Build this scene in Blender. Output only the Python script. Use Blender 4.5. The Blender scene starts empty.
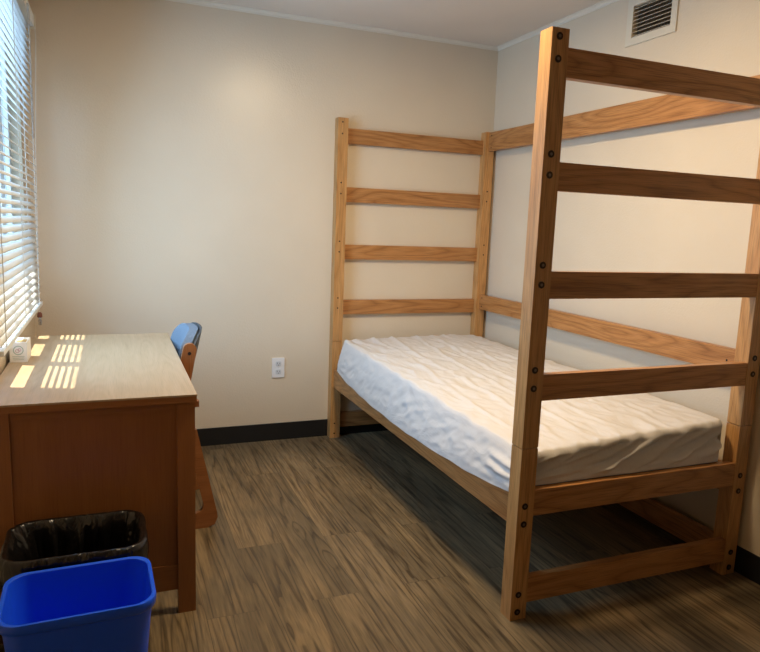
import bpy, bmesh, math, random
from mathutils import Vector, Matrix, noise, Euler
random.seed(7)
SC = bpy.context.scene
COL = SC.collection
PI = math.pi

# ------------------------------------------------------------------ helpers
def link(name, me, parent=None):
    o = bpy.data.objects.new(name, me)
    COL.objects.link(o)
    if parent: o.parent = parent
    return o

def finish(bm, name, mats, parent=None, smooth=None, bevel=0, bseg=2, loc=None):
    if bevel:
        bmesh.ops.bevel(bm, geom=[e for e in bm.edges if len(e.link_faces) == 2 and e.calc_face_angle(0) > .5],
                        offset=bevel, segments=bseg, affect='EDGES', profile=.5)
    bmesh.ops.recalc_face_normals(bm, faces=bm.faces[:])
    if smooth is not None:
        for f in bm.faces: f.smooth = True
        for e in bm.edges:
            if len(e.link_faces) == 2 and e.calc_face_angle(0) > math.radians(smooth): e.smooth = False
    me = bpy.data.meshes.new(name)
    bm.to_mesh(me); bm.free()
    if not isinstance(mats, (list, tuple)): mats = [mats]
    for m in mats: me.materials.append(m)
    o = link(name, me, parent)
    if loc: o.location = loc
    return o

def add_box(bm, x0, x1, y0, y1, z0, z1, mat=0):
    vs = [bm.verts.new(p) for p in ((x0,y0,z0),(x1,y0,z0),(x1,y1,z0),(x0,y1,z0),(x0,y0,z1),(x1,y0,z1),(x1,y1,z1),(x0,y1,z1))]
    fs = []
    for q in ((0,3,2,1),(4,5,6,7),(0,1,5,4),(1,2,6,5),(2,3,7,6),(3,0,4,7)):
        f = bm.faces.new([vs[i] for i in q]); f.material_index = mat; fs.append(f)
    return fs

def box(name, b, mat, parent=None, bevel=.002, smooth=40):
    """box part; the origin stays at the parent's origin"""
    bm = bmesh.new(); add_box(bm, *b)
    return finish(bm, name, mat, parent, smooth, bevel)

def add_prism(bm, pts, axis, a, b, mat=0):
    """closed outline extruded along axis from a to b; pts are the two other coordinates in order"""
    def P(p, t):
        return {'x': (t, p[0], p[1]), 'y': (p[0], t, p[1]), 'z': (p[0], p[1], t)}[axis]
    A = [bm.verts.new(P(p, a)) for p in pts]; B = [bm.verts.new(P(p, b)) for p in pts]
    n = len(pts)
    bm.faces.new(A).material_index = mat; bm.faces.new(B[::-1]).material_index = mat
    for i in range(n):
        bm.faces.new([A[i], B[i], B[(i+1) % n], A[(i+1) % n]]).material_index = mat

def add_tube(bm, pts, r, seg=10, mat=0, cap=True):
    rings = []
    pts = [Vector(p) for p in pts]
    for i, p in enumerate(pts):
        d = (pts[min(i+1, len(pts)-1)] - pts[max(i-1, 0)]).normalized()
        up = Vector((0,0,1)) if abs(d.z) < .9 else Vector((1,0,0))
        u = d.cross(up).normalized(); v = d.cross(u)
        rr = r[i] if isinstance(r, (list, tuple)) else r
        rings.append([bm.verts.new(p + rr*(math.cos(2*PI*k/seg)*u + math.sin(2*PI*k/seg)*v)) for k in range(seg)])
    for a, b in zip(rings, rings[1:]):
        for k in range(seg):
            bm.faces.new([a[k], a[(k+1) % seg], b[(k+1) % seg], b[k]]).material_index = mat
    if cap:
        bm.faces.new(rings[0][::-1]).material_index = mat; bm.faces.new(rings[-1]).material_index = mat

def rrect(hx, hy, r, n=8):
    pts = []
    for cx, cy, a0 in ((hx-r, hy-r, 0), (-hx+r, hy-r, 90), (-hx+r, -hy+r, 180), (hx-r, -hy+r, 270)):
        for k in range(n+1):
            a = math.radians(a0 + 90*k/n)
            pts.append((cx + r*math.cos(a), cy + r*math.sin(a)))
    return pts

def tag(o, label, cat, group=None):
    o['label'] = label; o['category'] = cat
    if group: o['group'] = group
    return o

def struct(o):
    o['kind'] = 'structure'; return o

def empty(name, loc=(0,0,0)):
    o = bpy.data.objects.new(name, None); COL.objects.link(o); o.location = loc
    o.empty_display_size = .1
    return o

# ------------------------------------------------------------------ materials
def mat(name):
    m = bpy.data.materials.new(name); m.use_nodes = True
    nt = m.node_tree; b = nt.nodes['Principled BSDF']
    return m, nt, b
def N(nt, t, **kw):
    n = nt.nodes.new(t)
    for k, v in kw.items(): setattr(n, k, v)
    return n
def L(nt, a, b): nt.links.new(a, b)
def srgb(r, g, b):
    f = lambda c: (c/255/12.92) if c/255 <= .04045 else ((c/255+.055)/1.055)**2.4
    return (f(r), f(g), f(b), 1)
def ramp(nt, stops):
    r = N(nt, 'ShaderNodeValToRGB'); e = r.color_ramp.elements
    while len(e) < len(stops): e.new(.5)
    for i, (p, c) in enumerate(stops): e[i].position = p; e[i].color = c
    return r
def math_(nt, op, a, b=None):
    n = N(nt, 'ShaderNodeMath', operation=op)
    for i, v in enumerate((a, b)):
        if v is None: continue
        if isinstance(v, (int, float)): n.inputs[i].default_value = v
        else: L(nt, v, n.inputs[i])
    return n.outputs[0]

def plain(name, c, rough=.5, metal=0, bump=0, bscale=200, spec=.5):
    m, nt, b = mat(name)
    b.inputs['Base Color'].default_value = c; b.inputs['Roughness'].default_value = rough
    b.inputs['Metallic'].default_value = metal; b.inputs['Specular IOR Level'].default_value = spec
    tc = N(nt, 'ShaderNodeTexCoord'); no = N(nt, 'ShaderNodeTexNoise'); no.inputs['Scale'].default_value = bscale
    L(nt, tc.outputs['Object'], no.inputs['Vector'])
    if bump:
        bp = N(nt, 'ShaderNodeBump'); bp.inputs['Strength'].default_value = bump; bp.inputs['Distance'].default_value = .002
        L(nt, no.outputs['Fac'], bp.inputs['Height']); L(nt, bp.outputs['Normal'], b.inputs['Normal'])
    return m

def wood(name, axis, base, dark, light, rough=.38, rings=1.0, ringscale=9, pore=.35, spec=.4, vary=.12, bump=.12):
    """oak-like wood: cathedral rings + fine pores, grain along the given axis of object space"""
    m, nt, b = mat(name)
    tc = N(nt, 'ShaderNodeTexCoord'); oi = N(nt, 'ShaderNodeObjectInfo')
    off = N(nt, 'ShaderNodeVectorMath', operation='SCALE'); off.inputs[0].default_value = (13.1, 7.7, 23.3)
    L(nt, oi.outputs['Random'], off.inputs['Scale'])
    add = N(nt, 'ShaderNodeVectorMath', operation='ADD')
    L(nt, tc.outputs['Object'], add.inputs[0]); L(nt, off.outputs[0], add.inputs[1])
    def mapped(along, across):
        mp = N(nt, 'ShaderNodeMapping')
        s = [across]*3; s['xyz'.index(axis)] = along
        mp.inputs['Scale'].default_value = s
        L(nt, add.outputs[0], mp.inputs['Vector']); return mp.outputs[0]
    n1 = N(nt, 'ShaderNodeTexNoise'); n1.inputs['Scale'].default_value = 1; n1.inputs['Detail'].default_value = 1.5
    L(nt, mapped(.9, ringscale), n1.inputs['Vector'])
    r1 = math_(nt, 'FRACT', math_(nt, 'MULTIPLY', n1.outputs['Fac'], 14.0))
    tri = math_(nt, 'ABSOLUTE', math_(nt, 'SUBTRACT', math_(nt, 'MULTIPLY', r1, 2.0), 1.0))
    n2 = N(nt, 'ShaderNodeTexNoise'); n2.inputs['Scale'].default_value = 1; n2.inputs['Detail'].default_value = 3
    L(nt, mapped(9, 420), n2.inputs['Vector'])
    n3 = N(nt, 'ShaderNodeTexNoise'); n3.inputs['Scale'].default_value = 1; n3.inputs['Detail'].default_value = 2
    L(nt, mapped(1.6, 30), n3.inputs['Vector'])
    rr = ramp(nt, [(.0, dark), (.35, base), (1, light)])
    mixv = math_(nt, 'ADD', math_(nt, 'MULTIPLY', tri, .45*rings), math_(nt, 'ADD', math_(nt, 'MULTIPLY', n3.outputs['Fac'], .9-.35*rings), .02))
    L(nt, mixv, rr.inputs['Fac'])
    pr = ramp(nt, [(.36, (1-pore,)*3+(1,)), (.5, (1,1,1,1))])
    L(nt, n2.outputs['Fac'], pr.inputs['Fac'])
    mul = N(nt, 'ShaderNodeMixRGB', blend_type='MULTIPLY'); mul.inputs[0].default_value = 1
    L(nt, rr.outputs[0], mul.inputs[1]); L(nt, pr.outputs[0], mul.inputs[2])
    hs = N(nt, 'ShaderNodeHueSaturation')
    L(nt, math_(nt, 'ADD', math_(nt, 'MULTIPLY', oi.outputs['Random'], vary*2), 1-vary), hs.inputs['Value'])
    L(nt, mul.outputs[0], hs.inputs['Color']); L(nt, hs.outputs[0], b.inputs['Base Color'])
    b.inputs['Roughness'].default_value = rough; b.inputs['Specular IOR Level'].default_value = spec
    bp = N(nt, 'ShaderNodeBump'); bp.inputs['Strength'].default_value = bump; bp.inputs['Distance'].default_value = .001
    L(nt, n2.outputs['Fac'], bp.inputs['Height']); L(nt, bp.outputs['Normal'], b.inputs['Normal'])
    return m

oakc = (srgb(192,140,82), srgb(156,104,56), srgb(212,162,102))
OAK = {a: wood('bed_oak_'+a, a, *oakc, vary=.05) for a in 'xyz'}
railc = (srgb(172,118,66), srgb(128,80,42), srgb(188,134,80))
RAILW = {a: wood('rail_oak_'+a, a, *railc, rings=1.6, ringscale=7, vary=.06) for a in 'xyz'}
deskc = (srgb(150,98,55), srgb(132,82,43), srgb(162,108,62))
DESKW = {a: wood('desk_veneer_'+a, a, *deskc, rings=.25, pore=.12, vary=.03) for a in 'xyz'}
DTOP = wood('desk_laminate', 'y', srgb(168,142,108), srgb(142,112,80), srgb(184,158,126), rings=.55, ringscale=7, pore=.12, rough=.36, vary=.01, bump=.03)
CHAIRW = {a: wood('chair_wood_'+a, a, srgb(150,96,56), srgb(126,76,42), srgb(168,112,68), rings=.4, pore=.2, vary=.04) for a in 'xz'}

# painted plaster wall with orange-peel texture
def wallmat(name, c, bump=.30, rough=.27):
    m, nt, b = mat(name)
    b.inputs['Roughness'].default_value = rough; b.inputs['Specular IOR Level'].default_value = .45
    g = N(nt, 'ShaderNodeNewGeometry')
    n1 = N(nt, 'ShaderNodeTexNoise'); n1.inputs['Scale'].default_value = 120; n1.inputs['Detail'].default_value = 3
    n2 = N(nt, 'ShaderNodeTexNoise'); n2.inputs['Scale'].default_value = 2.2; n2.inputs['Detail'].default_value = 2
    L(nt, g.outputs['Position'], n1.inputs['Vector']); L(nt, g.outputs['Position'], n2.inputs['Vector'])
    c2 = tuple(v*.955 for v in c[:3])+(1,)
    r = ramp(nt, [(.35, c2), (.65, c)]); L(nt, n2.outputs['Fac'], r.inputs['Fac']); L(nt, r.outputs[0], b.inputs['Base Color'])
    bp = N(nt, 'ShaderNodeBump'); bp.inputs['Strength'].default_value = bump; bp.inputs['Distance'].default_value = .003
    L(nt, n1.outputs['Fac'], bp.inputs['Height']); L(nt, bp.outputs['Normal'], b.inputs['Normal'])
    return m
WALL = wallmat('wall_paint', srgb(221,205,179))
CEIL = wallmat('ceiling_paint', srgb(224,214,200), bump=.05, rough=.7)
TRIM = plain('trim_paint', srgb(226,218,200), .5)
BASEB = plain('black_vinyl', srgb(24,24,24), .5)

# floor: vinyl planks running along Y
def floormat():
    m, nt, b = mat('vinyl_plank')
    g = N(nt, 'ShaderNodeNewGeometry'); mp = N(nt, 'ShaderNodeMapping'); mp.inputs['Rotation'].default_value = (0,0,PI/2)
    mp.inputs['Location'].default_value = (.33,.06,0)
    L(nt, g.outputs['Position'], mp.inputs['Vector'])
    br = N(nt, 'ShaderNodeTexBrick'); br.offset = .37; br.offset_frequency = 2
    br.inputs['Color1'].default_value = (0,0,0,1); br.inputs['Color2'].default_value = (1,1,1,1); br.inputs['Mortar'].default_value = (.5,.5,.5,1)
    br.inputs['Scale'].default_value = 1; br.inputs['Brick Width'].default_value = 1.22; br.inputs['Row Height'].default_value = .18
    br.inputs['Mortar Size'].default_value = .0012; br.inputs['Mortar Smooth'].default_value = .2; br.inputs['Bias'].default_value = 0
    L(nt, mp.outputs[0], br.inputs['Vector'])
    # per-plank offset of the grain
    off = N(nt, 'ShaderNodeVectorMath', operation='SCALE'); off.inputs['Scale'].default_value = 37
    L(nt, br.outputs['Color'], off.inputs[0])
    ad = N(nt, 'ShaderNodeVectorMath', operation='ADD'); L(nt, g.outputs['Position'], ad.inputs[0]); L(nt, off.outputs[0], ad.inputs[1])
    # knots bend the grain
    vo = N(nt, 'ShaderNodeTexVoronoi'); mk = N(nt, 'ShaderNodeMapping'); mk.inputs['Scale'].default_value = (5.5, 2.2, 1)
    L(nt, ad.outputs[0], mk.inputs['Vector']); L(nt, mk.outputs[0], vo.inputs['Vector']); vo.inputs['Scale'].default_value = 1
    knot = ramp(nt, [(.0, (1,1,1,1)), (.22, (0,0,0,1))]); L(nt, vo.outputs['Distance'], knot.inputs['Fac'])
    kb = math_(nt, 'MULTIPLY', knot.outputs[0], .30)
    m1 = N(nt, 'ShaderNodeMapping'); m1.inputs['Scale'].default_value = (10, .38, 1); L(nt, ad.outputs[0], m1.inputs['Vector'])
    n1 = N(nt, 'ShaderNodeTexNoise'); n1.inputs['Scale'].default_value = 1; n1.inputs['Detail'].default_value = 2.5; L(nt, m1.outputs[0], n1.inputs['Vector'])
    fr = math_(nt, 'FRACT', math_(nt, 'MULTIPLY', math_(nt, 'ADD', n1.outputs['Fac'], math_(nt, 'MULTIPLY', kb, .35)), 11.0))
    line = ramp(nt, [(0, (.30,.28,.26,1)), (.10, (.50,.48,.46,1)), (.26, (.92,.92,.92,1)), (.8, (1.0,1.0,1.0,1)), (1, (.6,.58,.56,1))]); L(nt, fr, line.inputs['Fac'])
    m2 = N(nt, 'ShaderNodeMapping'); m2.inputs['Scale'].default_value = (150, 9, 1); L(nt, ad.outputs[0], m2.inputs['Vector'])
    n2 = N(nt, 'ShaderNodeTexNoise'); n2.inputs['Scale'].default_value = 1; n2.inputs['Detail'].default_value = 4; L(nt, m2.outputs[0], n2.inputs['Vector'])
    m3 = N(nt, 'ShaderNodeMapping'); m3.inputs['Scale'].default_value = (5, 1.3, 1); L(nt, ad.outputs[0], m3.inputs['Vector'])
    n3 = N(nt, 'ShaderNodeTexNoise'); n3.inputs['Scale'].default_value = 1; n3.inputs['Detail'].default_value = 4; L(nt, m3.outputs[0], n3.inputs['Vector'])
    base = ramp(nt, [(.30, srgb(84,72,54)), (.5, srgb(116,100,75)), (.70, srgb(158,134,98))])
    v = math_(nt, 'ADD', math_(nt, 'MULTIPLY', n3.outputs['Fac'], .66), math_(nt, 'MULTIPLY', n2.outputs['Fac'], .34))
    v = math_(nt, 'ADD', v, math_(nt, 'MULTIPLY', math_(nt, 'SUBTRACT', br.outputs['Color'], .5), .07))
    L(nt, v, base.inputs['Fac'])
    st = ramp(nt, [(.33, (.58,.56,.54,1)), (.5, (1,1,1,1)), (.68, (1.0,1.0,1.0,1))]); L(nt, n2.outputs['Fac'], st.inputs['Fac'])
    x0 = N(nt, 'ShaderNodeMixRGB', blend_type='MULTIPLY'); x0.inputs[0].default_value = .32
    L(nt, base.outputs[0], x0.inputs[1]); L(nt, st.outputs[0], x0.inputs[2])
    x1 = N(nt, 'ShaderNodeMixRGB', blend_type='MULTIPLY'); x1.inputs[0].default_value = .9
    L(nt, x0.outputs[0], x1.inputs[1]); L(nt, line.outputs[0], x1.inputs[2])
    kd = ramp(nt, [(0, (.25,.2,.16,1)), (.035, (.45,.38,.3,1)), (.09, (1,1,1,1))]); L(nt, vo.outputs['Distance'], kd.inputs['Fac'])
    x2 = N(nt, 'ShaderNodeMixRGB', blend_type='MULTIPLY'); x2.inputs[0].default_value = .85
    L(nt, x1.outputs[0], x2.inputs[1]); L(nt, kd.outputs[0], x2.inputs[2])
    x3 = N(nt, 'ShaderNodeMixRGB', blend_type='MIX'); x3.inputs[2].default_value = srgb(60,46,34)
    L(nt, math_(nt, 'MULTIPLY', br.outputs['Fac'], .45), x3.inputs[0]); L(nt, x2.outputs[0], x3.inputs[1])
    L(nt, x3.outputs[0], b.inputs['Base Color'])
    b.inputs['Roughness'].default_value = .42; b.inputs['Specular IOR Level'].default_value = .35
    bp = N(nt, 'ShaderNodeBump'); bp.inputs['Strength'].default_value = .15; bp.inputs['Distance'].default_value = .001
    L(nt, n2.outputs['Fac'], bp.inputs['Height']); L(nt, bp.outputs['Normal'], b.inputs['Normal'])
    return m
FLOOR = floormat()

def sheetmat():
    m, nt, b = mat('white_cotton_sheet')
    b.inputs['Base Color'].default_value = srgb(212,206,198); b.inputs['Roughness'].default_value = .85
    b.inputs['Specular IOR Level'].default_value = .15
    tc = N(nt, 'ShaderNodeTexCoord')
    mp = N(nt, 'ShaderNodeMapping'); mp.inputs['Rotation'].default_value = (0,0,math.radians(-20)); mp.inputs['Scale'].default_value = (16,5,8)
    L(nt, tc.outputs['Object'], mp.inputs['Vector'])
    n1 = N(nt, 'ShaderNodeTexNoise'); n1.inputs['Scale'].default_value = 1; n1.inputs['Detail'].default_value = 4; n1.inputs['Distortion'].default_value = 1.4
    L(nt, mp.outputs[0], n1.inputs['Vector'])
    bp = N(nt, 'ShaderNodeBump'); bp.inputs['Strength'].default_value = .4; bp.inputs['Distance'].default_value = .010
    L(nt, n1.outputs['Fac'], bp.inputs['Height']); L(nt, bp.outputs['Normal'], b.inputs['Normal'])
    return m
SHEET = sheetmat()
TICK = plain('mattress_ticking', srgb(120,140,170), .8)

def fabric(name, c1, c2):
    m, nt, b = mat(name)
    tc = N(nt, 'ShaderNodeTexCoord'); no = N(nt, 'ShaderNodeTexNoise'); no.inputs['Scale'].default_value = 350; no.inputs['Detail'].default_value = 2
    L(nt, tc.outputs['Object'], no.inputs['Vector'])
    r = ramp(nt, [(.35, c1), (.65, c2)]); L(nt, no.outputs['Fac'], r.inputs['Fac']); L(nt, r.outputs[0], b.inputs['Base Color'])
    b.inputs['Roughness'].default_value = .9; b.inputs['Specular IOR Level'].default_value = .2
    bp = N(nt, 'ShaderNodeBump'); bp.inputs['Strength'].default_value = .4; bp.inputs['Distance'].default_value = .001
    L(nt, no.outputs['Fac'], bp.inputs['Height']); L(nt, bp.outputs['Normal'], b.inputs['Normal'])
    return m
BLUEFAB = fabric('blue_grey_upholstery', srgb(92,102,112), srgb(120,131,141))
SHELL = plain('dark_grey_shell', srgb(62,66,68), .6)
BOLT = plain('dark_bronze_bolt', srgb(62,48,38), .35, .8)
BOLTC = plain('bolt_socket', srgb(120,108,98), .3, .9)
HOLE = plain('dark_bolt_hole', srgb(38,26,18), .9)
BLUE = plain('blue_plastic', srgb(26,92,255), .36, bump=.05, bscale=300)
BLACKP = plain('black_plastic', srgb(16,16,17), .45)
METALW = plain('cream_enamel', srgb(214,204,182), .45)
DARKV = plain('duct_interior', srgb(18,16,15), .9)
SLAT = None
def slatmat():
    m, nt, b = mat('white_blind_slat')
    b.inputs['Base Color'].default_value = srgb(226,230,230); b.inputs['Roughness'].default_value = .4
    return m
SLAT = slatmat()
CORD = plain('white_cord', srgb(214,216,212), .6)
def clear(name, tint, rough=.1, k=.55):
    m, nt, b = mat(name)
    tr = N(nt, 'ShaderNodeBsdfTransparent'); tr.inputs[0].default_value = tint
    gl = N(nt, 'ShaderNodeBsdfGlossy'); gl.inputs['Roughness'].default_value = rough
    mx = N(nt, 'ShaderNodeMixShader'); mx.inputs[0].default_value = k
    L(nt, tr.outputs[0], mx.inputs[1]); L(nt, gl.outputs[0], mx.inputs[2])
    L(nt, mx.outputs[0], nt.nodes['Material Output'].inputs['Surface'])
    nt.nodes.remove(b); return m
GLASS = clear('window_glass', (.96,.98,.98,1), .02, .06)
WANDM = clear('clear_acrylic', (.8,.85,.9,1), .15, .45)
def linermat():
    m, nt, b = mat('black_bin_liner')
    b.inputs['Base Color'].default_value = srgb(20,18,17); b.inputs['Roughness'].default_value = .22; b.inputs['Specular IOR Level'].default_value = .6
    tc = N(nt, 'ShaderNodeTexCoord'); mp = N(nt, 'ShaderNodeMapping'); mp.inputs['Scale'].default_value = (1,1,.45)
    L(nt, tc.outputs['Object'], mp.inputs['Vector'])
    no = N(nt, 'ShaderNodeTexNoise'); no.inputs['Scale'].default_value = 22; no.inputs['Detail'].default_value = 4; no.inputs['Distortion'].default_value = 1
    L(nt, mp.outputs[0], no.inputs['Vector'])
    bp = N(nt, 'ShaderNodeBump'); bp.inputs['Strength'].default_value = .7; bp.inputs['Distance'].default_value = .012
    L(nt, no.outputs['Fac'], bp.inputs['Height']); L(nt, bp.outputs['Normal'], b.inputs['Normal'])
    return m
LINER = linermat()

# ------------------------------------------------------------------ room
XL, XR, YB, YF, ZC = -1.60, 1.063, 2.081, -3.0, 2.442
T = .12
struct(box('floor', (XL-T, XR+T, YF-T, YB+T, -.06, 0), FLOOR, bevel=0))
struct(box('ceiling', (XL-T, XR+T, YF-T, YB+T, ZC, ZC+.08), CEIL, bevel=0))
struct(box('wall_back', (XL-T, XR+T, YB, YB+T, 0, ZC), WALL, bevel=0))
struct(box('wall_front', (XL-T, XR+T, YF-T, YF, 0, ZC), wallmat('front_wall_low_bounce', srgb(150,128,104)), bevel=0))  # unseen wall, coloured darker to cut the light it bounces back
# left wall with the window opening, right wall with the duct opening
WY0, WY1, WZ0, WZ1 = .60, 1.80, .84, 2.14
bm = bmesh.new()
for b_ in ((XL-T, XL, YF, WY0, 0, ZC), (XL-T, XL, WY1, YB, 0, ZC), (XL-T, XL, WY0, WY1, 0, WZ0), (XL-T, XL, WY0, WY1, WZ1, ZC)):
    add_box(bm, *b_)
bmesh.ops.remove_doubles(bm, verts=bm.verts[:], dist=1e-5)
struct(finish(bm, 'wall_left', WALL))
VY0, VY1, VZ0, VZ1 = .640, .878, 2.222, 2.362
bm = bmesh.new()
for b_ in ((XR, XR+T, YF, VY0, 0, ZC), (XR, XR+T, VY1, YB, 0, ZC), (XR, XR+T, VY0, VY1, 0, VZ0), (XR, XR+T, VY0, VY1, VZ1, ZC)):
    add_box(bm, *b_)
struct(finish(bm, 'wall_right', WALL))
# baseboards: black vinyl cove base
def base(name, x0, x1, y0, y1):
    return struct(box(name, (x0, x1, y0, y1, 0, .105), BASEB, bevel=.002))
base('baseboard_back', XL, XR, YB-.006, YB)
base('baseboard_right', XR-.006, XR, YF, YB-.006)
base('baseboard_left', XL, XL+.006, YF, YB-.006)
base('baseboard_front', XL+.006, XR-.006, YF, YF+.006)
# small cove moulding where wall meets ceiling
def crown(name, along, fixed, s, a, b):
    bm = bmesh.new()
    prof = [(0, 0), (.020, 0), (.020, -.004), (.014, -.006), (.006, -.014), (.005, -.022), (0, -.022)]
    pts = [(fixed + s*p[0], ZC + p[1]) for p in prof]
    add_prism(bm, pts, along, a, b)
    return struct(finish(bm, name, TRIM))
crown('trim_1', 'x', YB, -1, XL, XR)
crown('trim_2', 'y', XR, -1, YF, YB)
crown('trim_3', 'y', XL, 1, YF, YB)

# window: frame with mullions, panes
FX0, FX1 = XL-.085, XL-.045
FRM = plain('window_frame_white', srgb(220,222,220), .4)
def window(name, W0, W1, muls):
    win = struct(empty(name, (XL-.06, (W0+W1)/2, WZ0)))
    o = win.location
    def wbox(n_, b, m, bevel=.002):
        return box(n_, (b[0]-o.x, b[1]-o.x, b[2]-o.y, b[3]-o.y, b[4]-o.z, b[5]-o.z), m, win, bevel)
    wbox('window_jamb', (FX0, FX1, W0, W0+.05, WZ0+.04, WZ1-.04), FRM)
    wbox('window_jamb', (FX0, FX1, W1-.05, W1, WZ0+.04, WZ1-.04), FRM)
    for a, b in muls: wbox('window_mullion', (FX0, FX1, a, b, WZ0+.04, WZ1-.04), FRM)
    wbox('window_sill_rail', (FX0, FX1, W0, W1, WZ0, WZ0+.04), FRM)
    wbox('window_head_rail', (FX0, FX1, W0, W1, WZ1-.04, WZ1), FRM)
    ys = [W0+.05] + [v for m in muls for v in m] + [W1-.05]
    for y0, y1 in zip(ys[::2], ys[1::2]):
        wbox('window_pane', (XL-.067, XL-.063, y0, y1, WZ0+.04, WZ1-.04), GLASS, 0)
window('window_1', WY0, WY1, [(1.00, 1.07), (1.44, 1.56)])  # wide second mullion added to stop sun beyond the desk patch
# added unseen eave, sized to cut off the sun patch on the desk
struct(box('added_sun_eave', (XL-T-.83, XL-T, -1.6, 3.2, 2.46, 2.56), TRIM))

# ------------------------------------------------------------------ venetian blind
BX, BY0, BY1 = -1.560, .545, 1.842
bl = tag(empty('window_blind', (BX, (BY0+BY1)/2, .865)), 'white horizontal slat venetian blind hanging over the window at the left', 'blind')
def B(p): o = bl.location; return (p[0]-o.x, p[1]-o.y, p[2]-o.z)
bm = bmesh.new()
pitch, sw = .0315, .031
tilt = math.radians(41)           # outer edge up, room edge down
z = .905
nsl = 0
while z < 2.135:
    for k in range(5):
        t0 = -.5 + k/5; t1 = -.5 + (k+1)/5
        def pt(t):
            c = .0025*(1-4*t*t)
            return (BX + sw*t*math.cos(tilt) + c*math.sin(tilt), z - sw*t*math.sin(tilt) + c*math.cos(tilt))
        (xa, za), (xb, zb) = pt(t0), pt(t1)
        v = [bm.verts.new(B(p)) for p in ((xa, BY0+.006, za), (xb, BY0+.006, zb), (xb, BY1-.006, zb), (xa, BY1-.006, za))]
        bm.faces.new(v)
    z += pitch; nsl += 1
bmesh.ops.remove_doubles(bm, verts=bm.verts[:], dist=1e-5)
sl = finish(bm, 'slats', SLAT, bl, 60)
sm = sl.modifiers.new('thick', 'SOLIDIFY'); sm.thickness = .0012
def bbox_(name, b, m, bevel=.002, parent=bl):
    o = bl.location
    return box(name, (b[0]-o.x, b[1]-o.x, b[2]-o.y, b[3]-o.y, b[4]-o.z, b[5]-o.z), m, parent, bevel)
bbox_('bottom_rail', (BX-.018, BX+.018, BY0, BY1, .868, .884), SLAT, .004)
hr = bbox_('head_rail', (BX-.036, BX+.026, BY0, BY1, 2.15, 2.20), SLAT, .003)
hb = bbox_('mounting_bracket', (BX-.038, BX+.032, BY1+.002, BY1+.014, 2.143, 2.207), METALW, .002)
bm = bmesh.new()
for yy in (.62, 1.16, 1.70):
    for dx in (-.0165, .0165):
        add_box(bm, *[c for c in (BX+dx-.0012-bl.location.x, BX+dx+.0012-bl.location.x, yy-.002-bl.location.y, yy+.002-bl.location.y, .018, 1.29)])
finish(bm, 'ladder_cord', CORD, bl)
bm = bmesh.new()
add_tube(bm, [B((BX+.034, 1.50, 2.16)), B((BX+.036, 1.50, 2.12)), B((BX+.037, 1.50, 1.62))], .0045, 6)
finish(bm, 'tilt_wand', WANDM, bl, 60)
bm = bmesh.new()
cy = 1.875
add_tube(bm, [B((BX+.03, 1.835, 2.15)), B((BX+.030, 1.85, 2.08)), B((BX+.010, cy, 1.6)), B((BX, cy, .822))], .0014, 6)
lc = finish(bm, 'lift_cord', CORD, bl, 60)
bm = bmesh.new()
add_tube(bm, [B((BX, cy, .826)), B((BX, cy, .818)), B((BX, cy, .802)), B((BX, cy, .799))], [.006,.011,.012,.008], 12)
tb = finish(bm, 'cord_bead', plain('brown_bead', srgb(120,62,38), .5), lc, 50); tb['label'] = 'small brown bead'
bm = bmesh.new()
add_tube(bm, [B((BX, cy, .799)), B((BX, cy, .785)), B((BX+.001, cy+.002, .762))], [.005,.009,.007], 10)
finish(bm, 'cord_tassel', WANDM, lc, 50)

# ------------------------------------------------------------------ air vent
vent = tag(empty('air_vent', (XR, (VY0+VY1)/2, (VZ0+VZ1)/2)), 'cream metal air supply grille set high in the right wall', 'vent')
def V(b): o = vent.location; return (b[0]-o.x, b[1]-o.x, b[2]-o.y, b[3]-o.y, b[4]-o.z, b[5]-o.z)
bm = bmesh.new()
oy0, oy1, oz0, oz1 = .607, .916, 2.188, 2.398
for b_ in ((XR-.008, XR-.0005, oy0, VY0, oz0, oz1), (XR-.008, XR-.0005, VY1, oy1, oz0, oz1), (XR-.008, XR-.0005, VY0, VY1, oz0, VZ0), (XR-.008, XR-.0005, VY0, VY1, VZ1, oz1)):
    add_box(bm, *V(b_))
bmesh.ops.remove_doubles(bm, verts=bm.verts[:], dist=1e-5)
finish(bm, 'grille_frame', METALW, vent)
bm = bmesh.new()
nb = 8
for i in range(nb):
    zz = VZ0 + (VZ1-VZ0)*(i+.5)/nb
    x0, x1 = XR-.004, XR+.012
    add_prism(bm, [(x0-vent.location.x, zz-.0045-vent.location.z), (x1-vent.location.x, zz+.003-vent.location.z), (x1-vent.location.x, zz+.0042-vent.location.z), (x0-vent.location.x, zz-.0028-vent.location.z)], 'y', VY0-vent.location.y, VY1-vent.location.y)
finish(bm, 'grille_blades', METALW, vent)
bm = bmesh.new()
for i in range(14):
    yy = VY0 + (VY1-VY0)*(i+.5)/14
    add_box(bm, *V((XR+.016, XR+.034, yy-.0006, yy+.0006, VZ0, VZ1)))
finish(bm, 'grille_fins', plain('grey_fin', srgb(150,140,126), .5), vent)
bm = bmesh.new(); add_box(bm, *V((XR+.05, XR+.10, VY0, VY1, VZ0, VZ1)))
finish(bm, 'duct_back', DARKV, vent)

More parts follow.
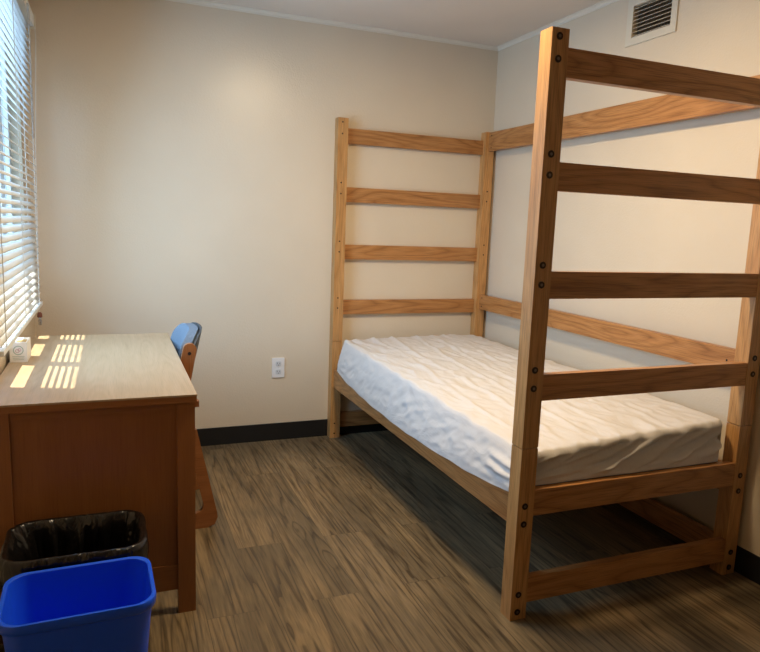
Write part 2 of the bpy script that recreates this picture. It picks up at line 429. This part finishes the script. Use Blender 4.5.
# ------------------------------------------------------------------ wall outlet
ol = tag(empty('wall_outlet', (-.3165, YB, .447)), 'white duplex electrical outlet on the back wall between chair and bed', 'outlet')
OUTW = plain('outlet_white', srgb(232,230,226), .35)
OUTG = plain('outlet_socket_white', srgb(206,208,208), .4)
bm = bmesh.new(); add_box(bm, -.037, .037, -.007, -.0003, -.0595, .0595)
finish(bm, 'cover_plate', OUTW, ol, 40, .0025)
for s in (-1, 1):
    bm = bmesh.new(); add_prism(bm, [(x, z+s*.0245) for x, z in rrect(.0165, .0145, .008, 4)], 'y', -.0095, -.006)
    rc = finish(bm, 'receptacle', OUTG, ol)
    bm = bmesh.new()
    add_box(bm, -.0085, -.0063, -.0100, -.0092, s*.0245-.002, s*.0245+.008); add_box(bm, .0063, .0085, -.0100, -.0092, s*.0245-.002, s*.0245+.006)
    add_prism(bm, [(.0026*math.cos(a*PI/4), s*.0245-.0075+.0026*math.sin(a*PI/4)) for a in range(8)], 'y', -.0100, -.0092)
    finish(bm, 'socket_slots', HOLE, rc)
bm = bmesh.new(); add_prism(bm, [(.003*math.cos(a*PI/4), .003*math.sin(a*PI/4)) for a in range(8)], 'y', -.0085, -.006)
finish(bm, 'plate_screw', OUTG, ol)

# ------------------------------------------------------------------ bed frame
W_, PW, PD, LB = 1.04, .0622, .060, 2.022
ZJ, ZT = .607, 1.914
bed = tag(empty('bed_frame', (0, 0, 0)), 'honey oak loftable bed frame with tall ladder ends against the right wall', 'bed')
RT = .028
def rail(name, b, ax):
    return box(name, b, RAILW[ax], bed, .0022)
posts = {}
for ex, x0 in (('l', 0), ('r', W_-PW)):
    for ey, y0 in (('n', 0), ('f', LB)):
        lo = box('lower_post', (x0, x0+PW, y0, y0+PD, 0, ZJ-.0015), OAK['z'], bed, .005)
        up = box('upper_post', (x0, x0+PW, y0, y0+PD, ZJ+.0015, ZT), OAK['z'], bed, .0045)
        posts[ex+ey] = (lo, up)
# pairs of bolts through every post
pairs = [(1.89, 1.825), (1.547, 1.484), (1.207, 1.145), (.870, .809), (.408, .345), (.092, .029)]
def bolt(parent, x, y, z, s, big):
    """bolt head on a face looking to -y at y; s flips it"""
    bm = bmesh.new()
    if big:
        add_prism(bm, [(x+.0112*math.cos(a*PI/8), z+.0112*math.sin(a*PI/8)) for a in range(16)], 'y', y-.0022, y+.003)
        add_prism(bm, [(x+.0050*math.cos(a*PI/3), z+.0050*math.sin(a*PI/3)) for a in range(6)], 'y', y-.0028, y-.0020, 1)
        finish(bm, 'bolt', [BOLT, BOLTC], parent)
    else:
        add_prism(bm, [(x+.0048*math.cos(a*PI/5), z+.0048*math.sin(a*PI/5)) for a in range(10)], 'y', y-.0006, y+.003)
        finish(bm, 'bolt_hole', HOLE, parent)
for key, (lo, up) in posts.items():
    x = (PW/2 - .004) if key[0] == 'l' else W_ - PW/2
    for pr in pairs:
        for z in pr:
            bolt(lo if z < ZJ else up, x, 0 if key[1] == 'n' else LB, z, 1, key[1] == 'n')
# end rails (ladder rungs and bed-level rails)
tops = [(1.862, 1.775), (1.525, 1.438), (1.187, 1.100), (.853, .766), (.4600, .3700), (.148, .0573)]
for zt, zb in tops:
    rail('end_rail', (PW-.001, W_-PW+.001, .0015, .0015+RT, zb, zt), 'x')
    rail('end_rail', (PW-.001, W_-PW+.001, LB+PD-.0015-RT, LB+PD-.0015, zb, zt), 'x')
# side rails between the ends
rail('side_rail', (.014, .014+RT, PD-.001, LB+.001, .322, .430), 'y')
rail('side_rail', (1.000, 1.000+RT, PD-.001, LB+.001, .322, .430), 'y')
gr = []
for zt, zb in ((.130, .036), (.887, .793), (1.911, 1.797)):
    r = rail('side_rail', (1.000, 1.000+RT, PD-.001, LB+.001, zb, zt), 'y'); gr.append((r, zb, zt))
for r, zb, zt in gr:
    for yy in (.112, LB-.03):
        for zz in ((zb+zt)/2,) if yy < 1 else (zb+.02, zt-.02):
            bm = bmesh.new()
            add_prism(bm, [(yy+.0045*math.cos(a*PI/5), zz+.0045*math.sin(a*PI/5)) for a in range(10)], 'x', .9995, 1.003)
            finish(bm, 'screw_hole', HOLE, r)
# deck carrying the mattress
bm = bmesh.new()
for k in range(9):
    y = .16 + k*.215
    add_box(bm, .040, 1.002, y, y+.05, .395, .410)
finish(bm, 'deck_slats', OAK['x'], bed)

# ------------------------------------------------------------------ mattress with fitted sheet
MX0, MX1, MY0, MY1 = .008, .942, .030, 1.992
MZ0, MZ1 = .411, .605
mt = tag(box('mattress', (MX0+.055, MX1-.03, MY0+.035, MY1-.03, MZ0+.001, MZ1-.060), TICK, None, .03), 'twin mattress in a wrinkled white fitted sheet on the oak bed', 'mattress')
def sheet():
    NX, NY = 130, 260
    hx, hy = (MX1-MX0)/2, (MY1-MY0)/2
    cx, cyy = (MX0+MX1)/2, (MY0+MY1)/2
    drop = 24
    R = .020
    bm = bmesh.new()
    grid = {}
    def nz(x, y, z): return noise.noise(Vector((x, y, z)))
    def topz(x, y):
        u = (x-cx)/hx; v = (y-cyy)/hy
        a_, b_ = (u+1)/2, (v+1)/2
        z = (.574*(1-a_)+.626*a_)*(1-b_) + (.620*(1-a_)+.634*a_)*b_ + .012*(1-u*u)*(1-v*v)
        # long soft creases running down the bed, fanning to the near left
        for (x0, sl, a, w, ph) in ((.28, .20, .0075, .014, 0), (.40, .26, .0060, .011, .7), (.52, .24, .0055, .012, 1.3), (.63, .17, .0045, .011, 2.2), (.18, .13, .0045, .013, 3.1), (.74, .10, .004, .012, 4.0)):
            xc = x0 + .42*sl*(y-.9) + .022*math.sin(3.1*y+ph) + .012*nz(y*3, ph, 0)
            amp = 1.15*min(1, max(0, (y-MY0)/.25))*a*(.45+.75*max(0, .5+nz(y*2.2+ph*3, ph, 5)))
            z += amp*math.exp(-((x-xc)/w)**2)
        # small crumples
        q = nz(x*9+y*2.5, y*4.5-x*3, 1.3); z += .0060*(1-abs(q)*3.2)*(.6+nz(x*3, y*3, 9))
        q2 = nz(x*22+y*7, y*9-x*8, 4.2); z += .0026*(1-abs(q2)*3)
        return z
    def side_bottom(x, y, sd):
        if sd == 'L':
            t = (y-MY0)/(MY1-MY0)
            return .445 - .066*math.sin(PI*min(1, max(0, t)))**.7 + .006*nz(y*7, 0, 2) + .01*max(0, .1-t)
        if sd == 'N':
            return .4625 + .0015*nz(x*9, 3, 2)
        return .45
    rows_x = [-1+2*i/NX for i in range(NX+1)]
    rows_y = [-1+2*j/NY for j in range(NY+1)]
    # walk a (NX+2*drop) x (NY+2*drop) cloth folded over the edges; corners are gathered
    for i in range(-drop, NX+drop+1):
        for j in range(-drop, NY+drop+1):
            ic = min(max(i, 0), NX); jc = min(max(j, 0), NY)
            di = max(0, -i, i-NX); dj = max(0, -j, j-NY)
            if di and dj: continue
            x = cx + hx*rows_x[ic]; y = cyy + hy*rows_y[jc]
            # rounded plan corners
            ax = abs(x-cx); ay = abs(y-cyy); rc = .035
            if ax > hx-rc and ay > hy-rc:
                ex, ey = ax-(hx-rc), ay-(hy-rc)
                m = max(ex, ey); d = math.hypot(ex, ey)
                if d > 1e-9:
                    f = m/d; x = cx + math.copysign(hx-rc+ex*f, x-cx); y = cyy + math.copysign(hy-rc+ey*f, y-cyy)
            ax = abs(x-cx); ay = abs(y-cyy)
            # rounded shoulder
            if ax > hx-rc and ay > hy-rc: edge = rc - math.hypot(ax-(hx-rc), ay-(hy-rc))
            else: edge = min(hx-ax, hy-ay)
            zt = topz(x, y)
            if edge < R: zt -= R*(1-math.sqrt(max(0, 1-(1-edge/R)**2)))*.95
            if di or dj:
                k = max(di, dj)/drop
                sd = 'L' if i < 0 else ('R' if i > NX else ('N' if j < 0 else 'F'))
                # outward direction
                ox = -1 if i < 0 else (1 if i > NX else 0); oy = -1 if j < 0 else (1 if j > NY else 0)
                zb = side_bottom(x, y, sd)
                if sd == 'N':
                    fold = .014*nz(x*16+k*4.5, k*1.2, 7) + .020*(.5-2.4*abs(nz(x*8+k*3.0, k*.8, 2))) - .004
                    zz = zt + (zb-zt)*k; zz += .004*math.sin(k*PI)*nz(x*12, k*4, 3)
                    out = fold*math.sin(PI*min(1, k*1.1))**.6 - .002*math.sin(PI*k) + .010*math.exp(-((k-.72)/.09)**2)*(.6+nz(x*5, 1, 1))
                    out = max(out, -.016)
                    if k > .93: out = max(min(out, .002), -.004)
                    gg = min(1, max(0, (x-MX0)/.12)); x2, y2 = x + .034*(1-gg)*(1-k)**1.6, y - out
                elif sd == 'L':
                    out = .003*nz(y*9+k*2.5, k*2.4, 7) + .0022*(.6-3*abs(nz(y*8-k*2.2, k*2.5, 2))) + .0017*(.6-3*abs(nz(y*18-k*3, k*5, 4)))
                    out *= math.sin(PI*min(1, k))**.5 if k < 1 else 0
                    out = out - .034*(1-k)**1.6 + .004*k - .012*max(0, (y-1.75)/.24)
                    # pulled bunch at the near left corner
                    t = (y-MY0)
                    out += .016*math.exp(-((t-.10)/.10)**2)*math.sin(PI*k)**2*(.5+.5*math.sin(22*k+9*t))
                    zz = zt + (zb-zt)*k
                    x2, y2 = x - out, y
                else:
                    out = .003*nz((x+y)*9, k*3, 5)*math.sin(PI*k)
                    zz = zt + (zb-zt)*k
                    gg = min(1, max(0, (x-MX0)/.12)); x2, y2 = x + ox*out + .034*(1-gg)*(1-k)**1.6 + .012*(1-gg)*(sd == 'F'), y + oy*out
                p = (x2, y2, zz)
            else:
                g_ = min(1, max(0, (x-MX0)/.12))
                p = (x + (.034 + .012*max(0, (y-1.75)/.24))*(1-g_), y, zt)
            if p[0] < PW+.004 and p[1] < PD+.003: p = (p[0], PD+.003, p[2])      # keep clear of the post
            grid[i, j] = bm.verts.new(p)
    for (i, j), v in list(grid.items()):
        q = [(i, j), (i+1, j), (i+1, j+1), (i, j+1)]
        if all(k in grid for k in q): bm.faces.new([grid[k] for k in q])
    # close the four gathered corners: the two side strips meet on the same vertical line
    for (ci, cj, si, sj) in ((0, 0, -1, -1), (NX, 0, 1, -1), (0, NY, -1, 1), (NX, NY, 1, 1)):
        for k in range(0, drop):
            a = grid[ci+si*k, cj] if k else grid[ci, cj]; b = grid[ci+si*(k+1), cj]
            c = grid[ci, cj+sj*(k+1)]; d = grid[ci, cj+sj*k] if k else grid[ci, cj]
            vs = []
            for v in (a, b, c, d):
                if v not in vs: vs.append(v)
            if len(vs) > 2:
                try: bm.faces.new(vs)
                except ValueError: pass
    o = finish(bm, 'fitted_sheet', SHEET, mt, 180)
    return o
fs = sheet()
fs['label'] = 'wrinkled white fitted sheet'

# ------------------------------------------------------------------ desk
DX0, DX1, DY0, DY1, DZ = -1.590, -.982, .386, 1.598, .754
desk = tag(empty('desk', (DX0, DY0, 0)), 'wooden desk with pale laminate top under the window blind', 'desk')
def D(name, b, m, bevel=.002, parent=desk):
    o = desk.location
    return box(name, (b[0]-o.x, b[1]-o.x, b[2]-o.y, b[3]-o.y, b[4]-o.z, b[5]-o.z), m, parent, bevel)
top = D('tabletop', (DX0, DX1, DY0, DY1, DZ-.006, DZ), DTOP, .0015)
D('tabletop_edge', (DX0+.001, DX1-.001, DY0+.001, DY1-.001, DZ-.026, DZ-.0062), DESKW['x'], .0015)
LX = (DX0+.004, DX1-.006)
LW = .056
for yy in (DY0+.010, DY1-.010-.034):
    D('leg', (LX[1]-LW, LX[1], yy, yy+.034, 0, DZ-.0265), DESKW['z'])
    D('leg', (LX[0], LX[0]+LW+.012, yy, yy+.034, 0, DZ-.0265), DESKW['z'])
    D('end_panel', (LX[0]+LW+.011, LX[1]-LW+.001, yy+.010, yy+.024, .086, DZ-.030), DESKW['z'], .001)
    D('apron', (LX[0]+LW+.0115, LX[1]-LW, yy+.005, yy+.028, DZ-.052, DZ-.0265), DESKW['x'])
    D('stretcher', (LX[0]+LW+.0115, LX[1]-LW, yy+.006, yy+.028, .084, .172), DESKW['x'])
D('back_panel', (LX[0]+.002, LX[0]+.018, DY0+.046, DY1-.046, .25, DZ-.0265), DESKW['y'])
dr = D('drawer', (LX[1]-.45, LX[1], DY0+.05, DY1-.05, DZ-.105, DZ-.030), DESKW['y'])
for yy in (.60, 1.38):
    bm = bmesh.new()
    add_box(bm, LX[1]-desk.location.x, LX[1]+.036-desk.location.x, yy-.012-desk.location.y, yy+.012-desk.location.y, .655, .677)
    finish(bm, 'drawer_knob', CHAIRW['x'], dr, 40, .003)

# ------------------------------------------------------------------ white box on the desk
bx = tag(empty('small_box', (-1.557, 1.06, DZ)), 'small white cardboard box with a round printed emblem on the desk by the blind', 'box')
CARD = plain('white_card', srgb(240,240,238), .6)
INK = plain('grey_green_ink', srgb(168,186,178), .7); INKR = plain('rose_ink', srgb(206,172,182), .7); TAN = plain('tan_label', srgb(196,164,110), .7)
bm = bmesh.new(); add_box(bm, -.029, .029, -.055, .070, 0.0005, .074)
finish(bm, 'carton', CARD, bx, 40, .0015)
bm = bmesh.new()
def ring(bm, cx, cz, r0, r1, y, n=28, m=0, a0=0, a1=2*PI):
    k = n
    A = [bm.verts.new((cx+r0*math.cos(a0+(a1-a0)*i/k), y, cz+r0*math.sin(a0+(a1-a0)*i/k))) for i in range(k+1)]
    B_ = [bm.verts.new((cx+r1*math.cos(a0+(a1-a0)*i/k), y, cz+r1*math.sin(a0+(a1-a0)*i/k))) for i in range(k+1)]
    for i in range(k): bm.faces.new([A[i], B_[i], B_[i+1], A[i+1]]).material_index = m
ring(bm, 0, .046, .0145, .0175, -.0554)
ring(bm, -.003, .044, .005, .0072, -.0554, m=1)
ring(bm, .004, .048, .004, .0062, -.0554, m=1)
for zz, w in ((.022, .020), (.016, .019), (.010, .018)):
    v = [bm.verts.new(p) for p in ((-w, -.0554, zz), (w, -.0554, zz), (w, -.0554, zz+.0016), (-w, -.0554, zz+.0016))]
    bm.faces.new(v).material_index = 0
finish(bm, 'printed_emblem', [INK, INKR], bx)
bm = bmesh.new(); add_box(bm, -.010, .024, -.035, .022, .0738, .0745)
finish(bm, 'top_label', TAN, bx)

# ------------------------------------------------------------------ chair
CY0, CY1 = 1.01, 1.46
ch = tag(empty('desk_chair', (-1.1, (CY0+CY1)/2, 0)), 'wooden sled chair with blue grey upholstered back pushed in at the desk', 'chair')
def offs(center, w):
    """offset a centreline into a closed outline of width w (mitred)"""
    n = len(center); Lh, Rh = [], []
    for i, p in enumerate(center):
        p = Vector(p)
        d1 = (Vector(center[i]) - Vector(center[i-1])).normalized() if i else None
        d2 = (Vector(center[i+1]) - Vector(center[i])).normalized() if i < n-1 else None
        if d1 is None: d1 = d2
        if d2 is None: d2 = d1
        nn = Vector((-(d1.y+d2.y), d1.x+d2.x)); nn.normalize()
        k = w[i]/2 / max(.35, nn.dot(Vector((-d1.y, d1.x))))
        Lh.append(tuple(p+nn*k)); Rh.append(tuple(p-nn*k))
    return Lh + Rh[::-1]
def arc(c, r, a0, a1, n=8):
    return [(c[0]+r*math.cos(math.radians(a0+(a1-a0)*i/n)), c[1]+r*math.sin(math.radians(a0+(a1-a0)*i/n))) for i in range(n+1)]
def chair_frame(y0, y1):
    ox, oy = ch.location.x, ch.location.y
    def pr_(pts, name, w, m):
        bm = bmesh.new()
        add_prism(bm, [(x-ox, z) for x, z in offs(pts, w)], 'y', y0-oy, y1-oy)
        return finish(bm, name, m, ch, 35, .004)
    # back upright with rounded top
    bm = bmesh.new()
    c0 = Vector((-.938, .778)); c1 = Vector((-1.02, .36)); d = (c0-c1).normalized(); n_ = Vector((-d.y, d.x)); r = .027
    ang = math.degrees(math.atan2(d.y, d.x))
    pts = [tuple(c1+n_*.030), *[(c0.x+r*math.cos(math.radians(a)), c0.y+r*math.sin(math.radians(a))) for a in [ang+90-180*i/12 for i in range(13)]], tuple(c1-n_*.030)]
    add_prism(bm, [(x-ox, z) for x, z in pts], 'y', y0-oy, y1-oy)
    up = finish(bm, 'back_upright', CHAIRW['z'], ch, 35, .004)
    bm = bmesh.new()
    add_prism(bm, [(-.940-ox+.007*math.cos(a*PI/6), .764+.007*math.sin(a*PI/6)) for a in range(12)], 'y', y0-oy-.002, y0-oy+.003)
    finish(bm, 'screw_cap', HOLE, up)
    # sled loop: front leg, runner, rear leg as one bent outline
    lo = [(-1.43,.44),(-1.445,.05),(-1.436,.012),(-1.413,0),(-.868,0),(-.838,.012),(-.826,.042),(-.828,.062),(-.912,.44)]
    li = [(-1.38,.44),(-1.392,.095),(-1.388,.078),(-1.375,.070),(-.915,.070),(-.895,.078),(-.887,.093),(-.886,.108),(-.962,.44)]
    bm = bmesh.new()
    Q = [[bm.verts.new((x-ox, y-oy, z)) for x, z in pl] for pl in (lo, li) for y in (y0, y1)]   # lo/y0, lo/y1, li/y0, li/y1
    for k in range(len(lo)-1):
        bm.faces.new([Q[0][k], Q[0][k+1], Q[2][k+1], Q[2][k]]); bm.faces.new([Q[1][k], Q[3][k], Q[3][k+1], Q[1][k+1]])
        bm.faces.new([Q[0][k], Q[1][k], Q[1][k+1], Q[0][k+1]]); bm.faces.new([Q[2][k], Q[2][k+1], Q[3][k+1], Q[3][k]])
    for k in (0, len(lo)-1): bm.faces.new([Q[0][k], Q[2][k], Q[3][k], Q[1][k]])
    finish(bm, 'sled_leg', CHAIRW['x'], ch, 35)
    pr_([(-1.43, .415), (-.945, .385)], 'side_rail', [.05, .05], CHAIRW['x'])
chair_frame(CY0, CY0+.024)
chair_frame(CY1-.024, CY1)
ox, oy = ch.location.x, ch.location.y
bm = bmesh.new()
add_box(bm, -1.43-ox, -.985-ox, CY0+.026-oy, CY1-.026-oy, .405, .465)
finish(bm, 'seat_cushion', BLUEFAB, ch, 50, .02, 4)
for (xx, zz) in ((-1.40, .375), (-1.02, .365)):
    bm = bmesh.new(); add_box(bm, xx-.012-ox, xx+.012-ox, CY0+.024-oy, CY1-.024-oy, zz-.025, zz+.025)
    finish(bm, 'cross_rail', CHAIRW['x'], ch)
# curved back pad: upholstered front, dark shell behind
def backpad(name, t0, t1, m, grow=0):
    bm = bmesh.new(); NU, NV = 26, 14
    H = .30
    def P(u, v, t):
        # u -1..1 across (y), v 0..1 up
        yy = (CY0+CY1)/2 + u*(.200+grow)
        lean = -.922 - .060*(1-v)*1.2
        xc = lean + .040*(1-u*u)            # centre curves away from the sitter
        zc = .540 + v*H + grow*(2*v-1)
        return (xc + t - ox, yy - oy, zc)
    def inside(u, v):                          # rounded-rectangle map
        a, b = u, 2*v-1
        k = .16
        lim = 1 - k*max(0, (abs(b)-.55)/.45)**2.5
        lim2 = 1 - .16*max(0, (abs(a)-.5)/.5)**2.5
        return a*lim, (b*lim2+1)/2
    F, Bk = [], []
    for i in range(NU+1):
        rf, rb = [], []
        for j in range(NV+1):
            u, v = inside(-1+2*i/NU, j/NV)
            puff = (1-abs(-1+2*i/NU)**6)*(1-abs(2*j/NV-1)**6)
            mid = (t0+t1)/2
            rf.append(bm.verts.new(P(u, v, mid+(t0-mid)*(.7+.3*puff)))); rb.append(bm.verts.new(P(u, v, mid+(t1-mid)*(.7+.3*puff))))
        F.append(rf); Bk.append(rb)
    for i in range(NU):
        for j in range(NV):
            bm.faces.new([F[i][j], F[i][j+1], F[i+1][j+1], F[i+1][j]]); bm.faces.new([Bk[i][j], Bk[i+1][j], Bk[i+1][j+1], Bk[i][j+1]])
    for i in range(NU):
        for j in (0, NV): bm.faces.new([F[i][j], F[i+1][j], Bk[i+1][j], Bk[i][j]])
    for j in range(NV):
        for i in (0, NU): bm.faces.new([F[i][j], F[i][j+1], Bk[i][j+1], Bk[i][j]])
    return finish(bm, name, m, ch, 60)
backpad('back_cushion', -.045, .006, BLUEFAB)
backpad('back_shell', .0062, .018, SHELL, .003)

# ------------------------------------------------------------------ bins
def bin_body(name, mat_, parent, H, top_, bot_, r, rim=True, thick=.003):
    """tapered rounded-rectangle tub, open at the top, with rolled rim"""
    bm = bmesh.new()
    prof = [(0, bot_[0]-.012, bot_[1]-.012, .0), (0, bot_[0], bot_[1], .006)]
    prof = []
    def lerp(z): t = z/H; return (bot_[0]+(top_[0]-bot_[0])*t, bot_[1]+(top_[1]-bot_[1])*t)
    rows = []
    for z in (0, .01, H*.25, H*.5, H*.75, H-.030):
        a = lerp(z); g = -.006 if z == 0 else 0
        rows.append((a[0]+g, a[1]+g, z))
    e = lerp(H)
    if rim:
        rows += [(e[0]+.002, e[1]+.002, H-.028), (e[0]+.006, e[1]+.006, H-.024), (e[0]+.0075, e[1]+.0075, H-.006), (e[0]+.006, e[1]+.006, H-.001), (e[0]+.001, e[1]+.001, H), (e[0]-.003, e[1]-.003, H-.003), (e[0]-.004, e[1]-.004, H-.03)]
    for z in (H*.6, H*.3, thick+.004, thick):
        a = lerp(z); rows.append((a[0]-thick-(.006 if z == thick else 0), a[1]-thick-(.006 if z == thick else 0), z))
    R_ = []
    for hx, hy, z in rows:
        R_.append([bm.verts.new((x, y, z)) for x, y in rrect(hx, hy, min(r, hy*.6), 8)])
    n = len(R_[0])
    for a, b in zip(R_, R_[1:]):
        for k in range(n): bm.faces.new([a[k], a[(k+1) % n], b[(k+1) % n], b[k]])
    bm.faces.new(R_[0][::-1]); bm.faces.new(R_[-1])
    return finish(bm, name, mat_, parent, 50)
blue = bin_body('recycling_bin', BLUE, None, .385, (.169, .121), (.138, .094), .052)
blue.location = (-1.320, -.045, 0); blue.rotation_euler.z = math.radians(1.5)
tag(blue, 'empty blue rectangular plastic recycling bin in the foreground', 'bin')
bk = bin_body('waste_bin', BLACKP, None, .385, (.176, .124), (.142, .094), .055)
bk.location = (-1.338, .240, 0)
tag(bk, 'black waste bin with a black plastic liner between blue bin and desk', 'bin')
def liner():
    bm = bmesh.new()
    H = .394
    rows = []
    # outside hanging skirt from bottom to rim, over, then down inside
    prof = [(.012, -.085, .9), (.014, -.06, .8), (.0145, -.035, .6), (.0135, -.012, .35), (.010, .003, .15), (.003, .0065, .1), (-.005, .002, .15), (-.010, -.02, .5), (-.014, -.05, .8), (-.020, -.10, 1), (-.030, -.16, 1), (-.040, -.23, 1), (-.050, -.30, 1), (-.075, -.355, .6)]
    for g, dz, am in prof:
        z = H+dz
        base = rrect(.176+g, .124+g, .055+(g if g > 0 else g*.3), 14)
        # resample with in-between points on straight sides
        pts = []
        for a, b in zip(base, base[1:]+base[:1]):
            d = math.dist(a, b); m = max(1, round(d/.008))
            for q in range(m): pts.append((a[0]+(b[0]-a[0])*q/m, a[1]+(b[1]-a[1])*q/m))
        rows.append((pts, z, am, g))
    n0 = min(len(r[0]) for r in rows)
    R_ = []
    for pts, z, am, g in rows:
        # equalise count by arc-length sampling
        per = [0]
        for a, b in zip(pts, pts[1:]+pts[:1]): per.append(per[-1]+math.dist(a, b))
        ring_ = []
        NS = 150
        for s in range(NS):
            t = per[-1]*s/NS; k = max(i for i in range(len(pts)) if per[i] <= t)
            a = pts[k]; b = pts[(k+1) % len(pts)]; f = (t-per[k])/(per[k+1]-per[k])
            x = a[0]+(b[0]-a[0])*f; y = a[1]+(b[1]-a[1])*f
            ca, sa = math.cos(2*PI*s/NS), math.sin(2*PI*s/NS)
            w = noise.noise(Vector((ca*6, sa*6, z*9)))*.016 + (abs(noise.noise(Vector((ca*13, sa*13, z*14))))-.15)*.020
            w *= am
            if -.012 < g < .012: w = max(-.002, min(w, .004))
            if g >= .012: w = max(0, w*.5)
            l = math.hypot(x, y)
            dzz = .012*noise.noise(Vector((ca*4, sa*4, 3))) if g >= .0119 else .003*noise.noise(Vector((ca*7, sa*7, 8)))*am
            if g < -.009: w = min(w*1.8 - .006*am, .004)
            ring_.append(bm.verts.new((x+x/l*w, y+y/l*w, z+dzz)))
        R_.append(ring_)
    n = len(R_[0])
    for a, b in zip(R_, R_[1:]):
        for k in range(n): bm.faces.new([a[k], a[(k+1) % n], b[(k+1) % n], b[k]])
    bm.faces.new(R_[-1])
    o = finish(bm, 'bin_liner', LINER, bk, 70)
    return o
lo_ = liner(); lo_['label'] = 'crinkled glossy black plastic bag folded over the rim'

# ------------------------------------------------------------------ lights
w = bpy.data.worlds.new('sky'); SC.world = w; w.use_nodes = True
wn = w.node_tree; bg = wn.nodes['Background']
tc = N(wn, 'ShaderNodeTexCoord'); sx = N(wn, 'ShaderNodeSeparateXYZ'); L(wn, tc.outputs['Generated'], sx.inputs[0])
wr = ramp(wn, [(0, (.10,.11,.10,1)), (.50, (.16,.18,.18,1)), (.56, (.45,.62,.85,1)), (1, (.55,.76,1.0,1))])
L(wn, math_(wn, 'ADD', math_(wn, 'MULTIPLY', sx.outputs['Z'], .5), .5), wr.inputs['Fac'])
L(wn, wr.outputs[0], bg.inputs['Color']); bg.inputs['Strength'].default_value = 3.0

def light(name, kind, loc, rot, energy, color, **kw):
    d = bpy.data.lights.new(name, kind); d.energy = energy; d.color = color
    for k, v in kw.items(): setattr(d, k, v)
    o = bpy.data.objects.new(name, d); COL.objects.link(o); o.location = loc; o.rotation_euler = rot
    return o
sd = Vector((1, -.34, -1.42)).normalized()
sun = light('sun', 'SUN', (-4, 2, 6), (0,0,0), 16, (1, .93, .80), angle=.012)
sun.rotation_euler = sd.to_track_quat('-Z', 'Y').to_euler()
light('ceiling_lamp', 'AREA', (-.17, .30, ZC-.05), (0,0,0), 36, (1, .77, .49), shape='DISK', size=.30)
dl = light('daylight_fill', 'AREA', (BX+.115, 1.05, 1.48), (0, -PI/2+math.radians(9), 0), 20, (.33, .61, 1.0), shape='RECTANGLE', size=1.2, size_y=.9)  # added fill lamp on the room side of the blind, standing in for window light
dl.data.spread = math.radians(158)
light('daylight_outside', 'AREA', (XL-.11, (WY0+WY1)/2, (WZ0+WZ1)/2), (0, -PI/2, 0), 15, (.42, .67, 1.0), shape='RECTANGLE', size=WZ1-WZ0-.02, size_y=WY1-WY0-.02)
lc2 = light('corner_fill', 'AREA', (BX+.09, 1.50, 1.42), (0,0,0), 1.2, (.40, .66, 1.0), shape='RECTANGLE', size=.12, size_y=1.0)  # added fill lamp, puts a bluish strip on the back wall by the blind
lc2.rotation_euler = Vector((.55, .83, -.05)).to_track_quat('-Z', 'Y').to_euler()
light('sky_portal', 'AREA', (XL-.10, (WY0+WY1)/2, (WZ0+WZ1)/2), (0, -PI/2, 0), 10, (1, 1, 1), shape='RECTANGLE', size=WZ1-WZ0, size_y=WY1-WY0).data.cycles.is_portal = True

# ------------------------------------------------------------------ camera
cam = bpy.data.cameras.new('camera'); co = bpy.data.objects.new('camera', cam); COL.objects.link(co)
yaw, pitch_, roll, f = .3860, -.1510, .0380, 667.0
cy_, sy_ = math.cos(yaw), math.sin(yaw); cp, sp = math.cos(pitch_), math.sin(pitch_)
fwd = Vector((sy_*cp, cy_*cp, sp)); right = Vector((cy_, -sy_, 0)); up = right.cross(fwd)
c_, s_ = math.cos(roll), math.sin(roll)
r2 = c_*right + s_*up; u2 = -s_*right + c_*up
M = Matrix((r2, u2, -fwd)).transposed().to_4x4()
M.translation = Vector((-1.2295, -1.7564, 1.3143))
co.matrix_world = M
cam.sensor_fit = 'HORIZONTAL'; cam.sensor_width = 36; cam.lens = f*36/760
cam.clip_start = .05
SC.camera = co
SC.view_settings.view_transform = 'Standard'
SC.view_settings.look = 'None'
SC.view_settings.exposure = 0
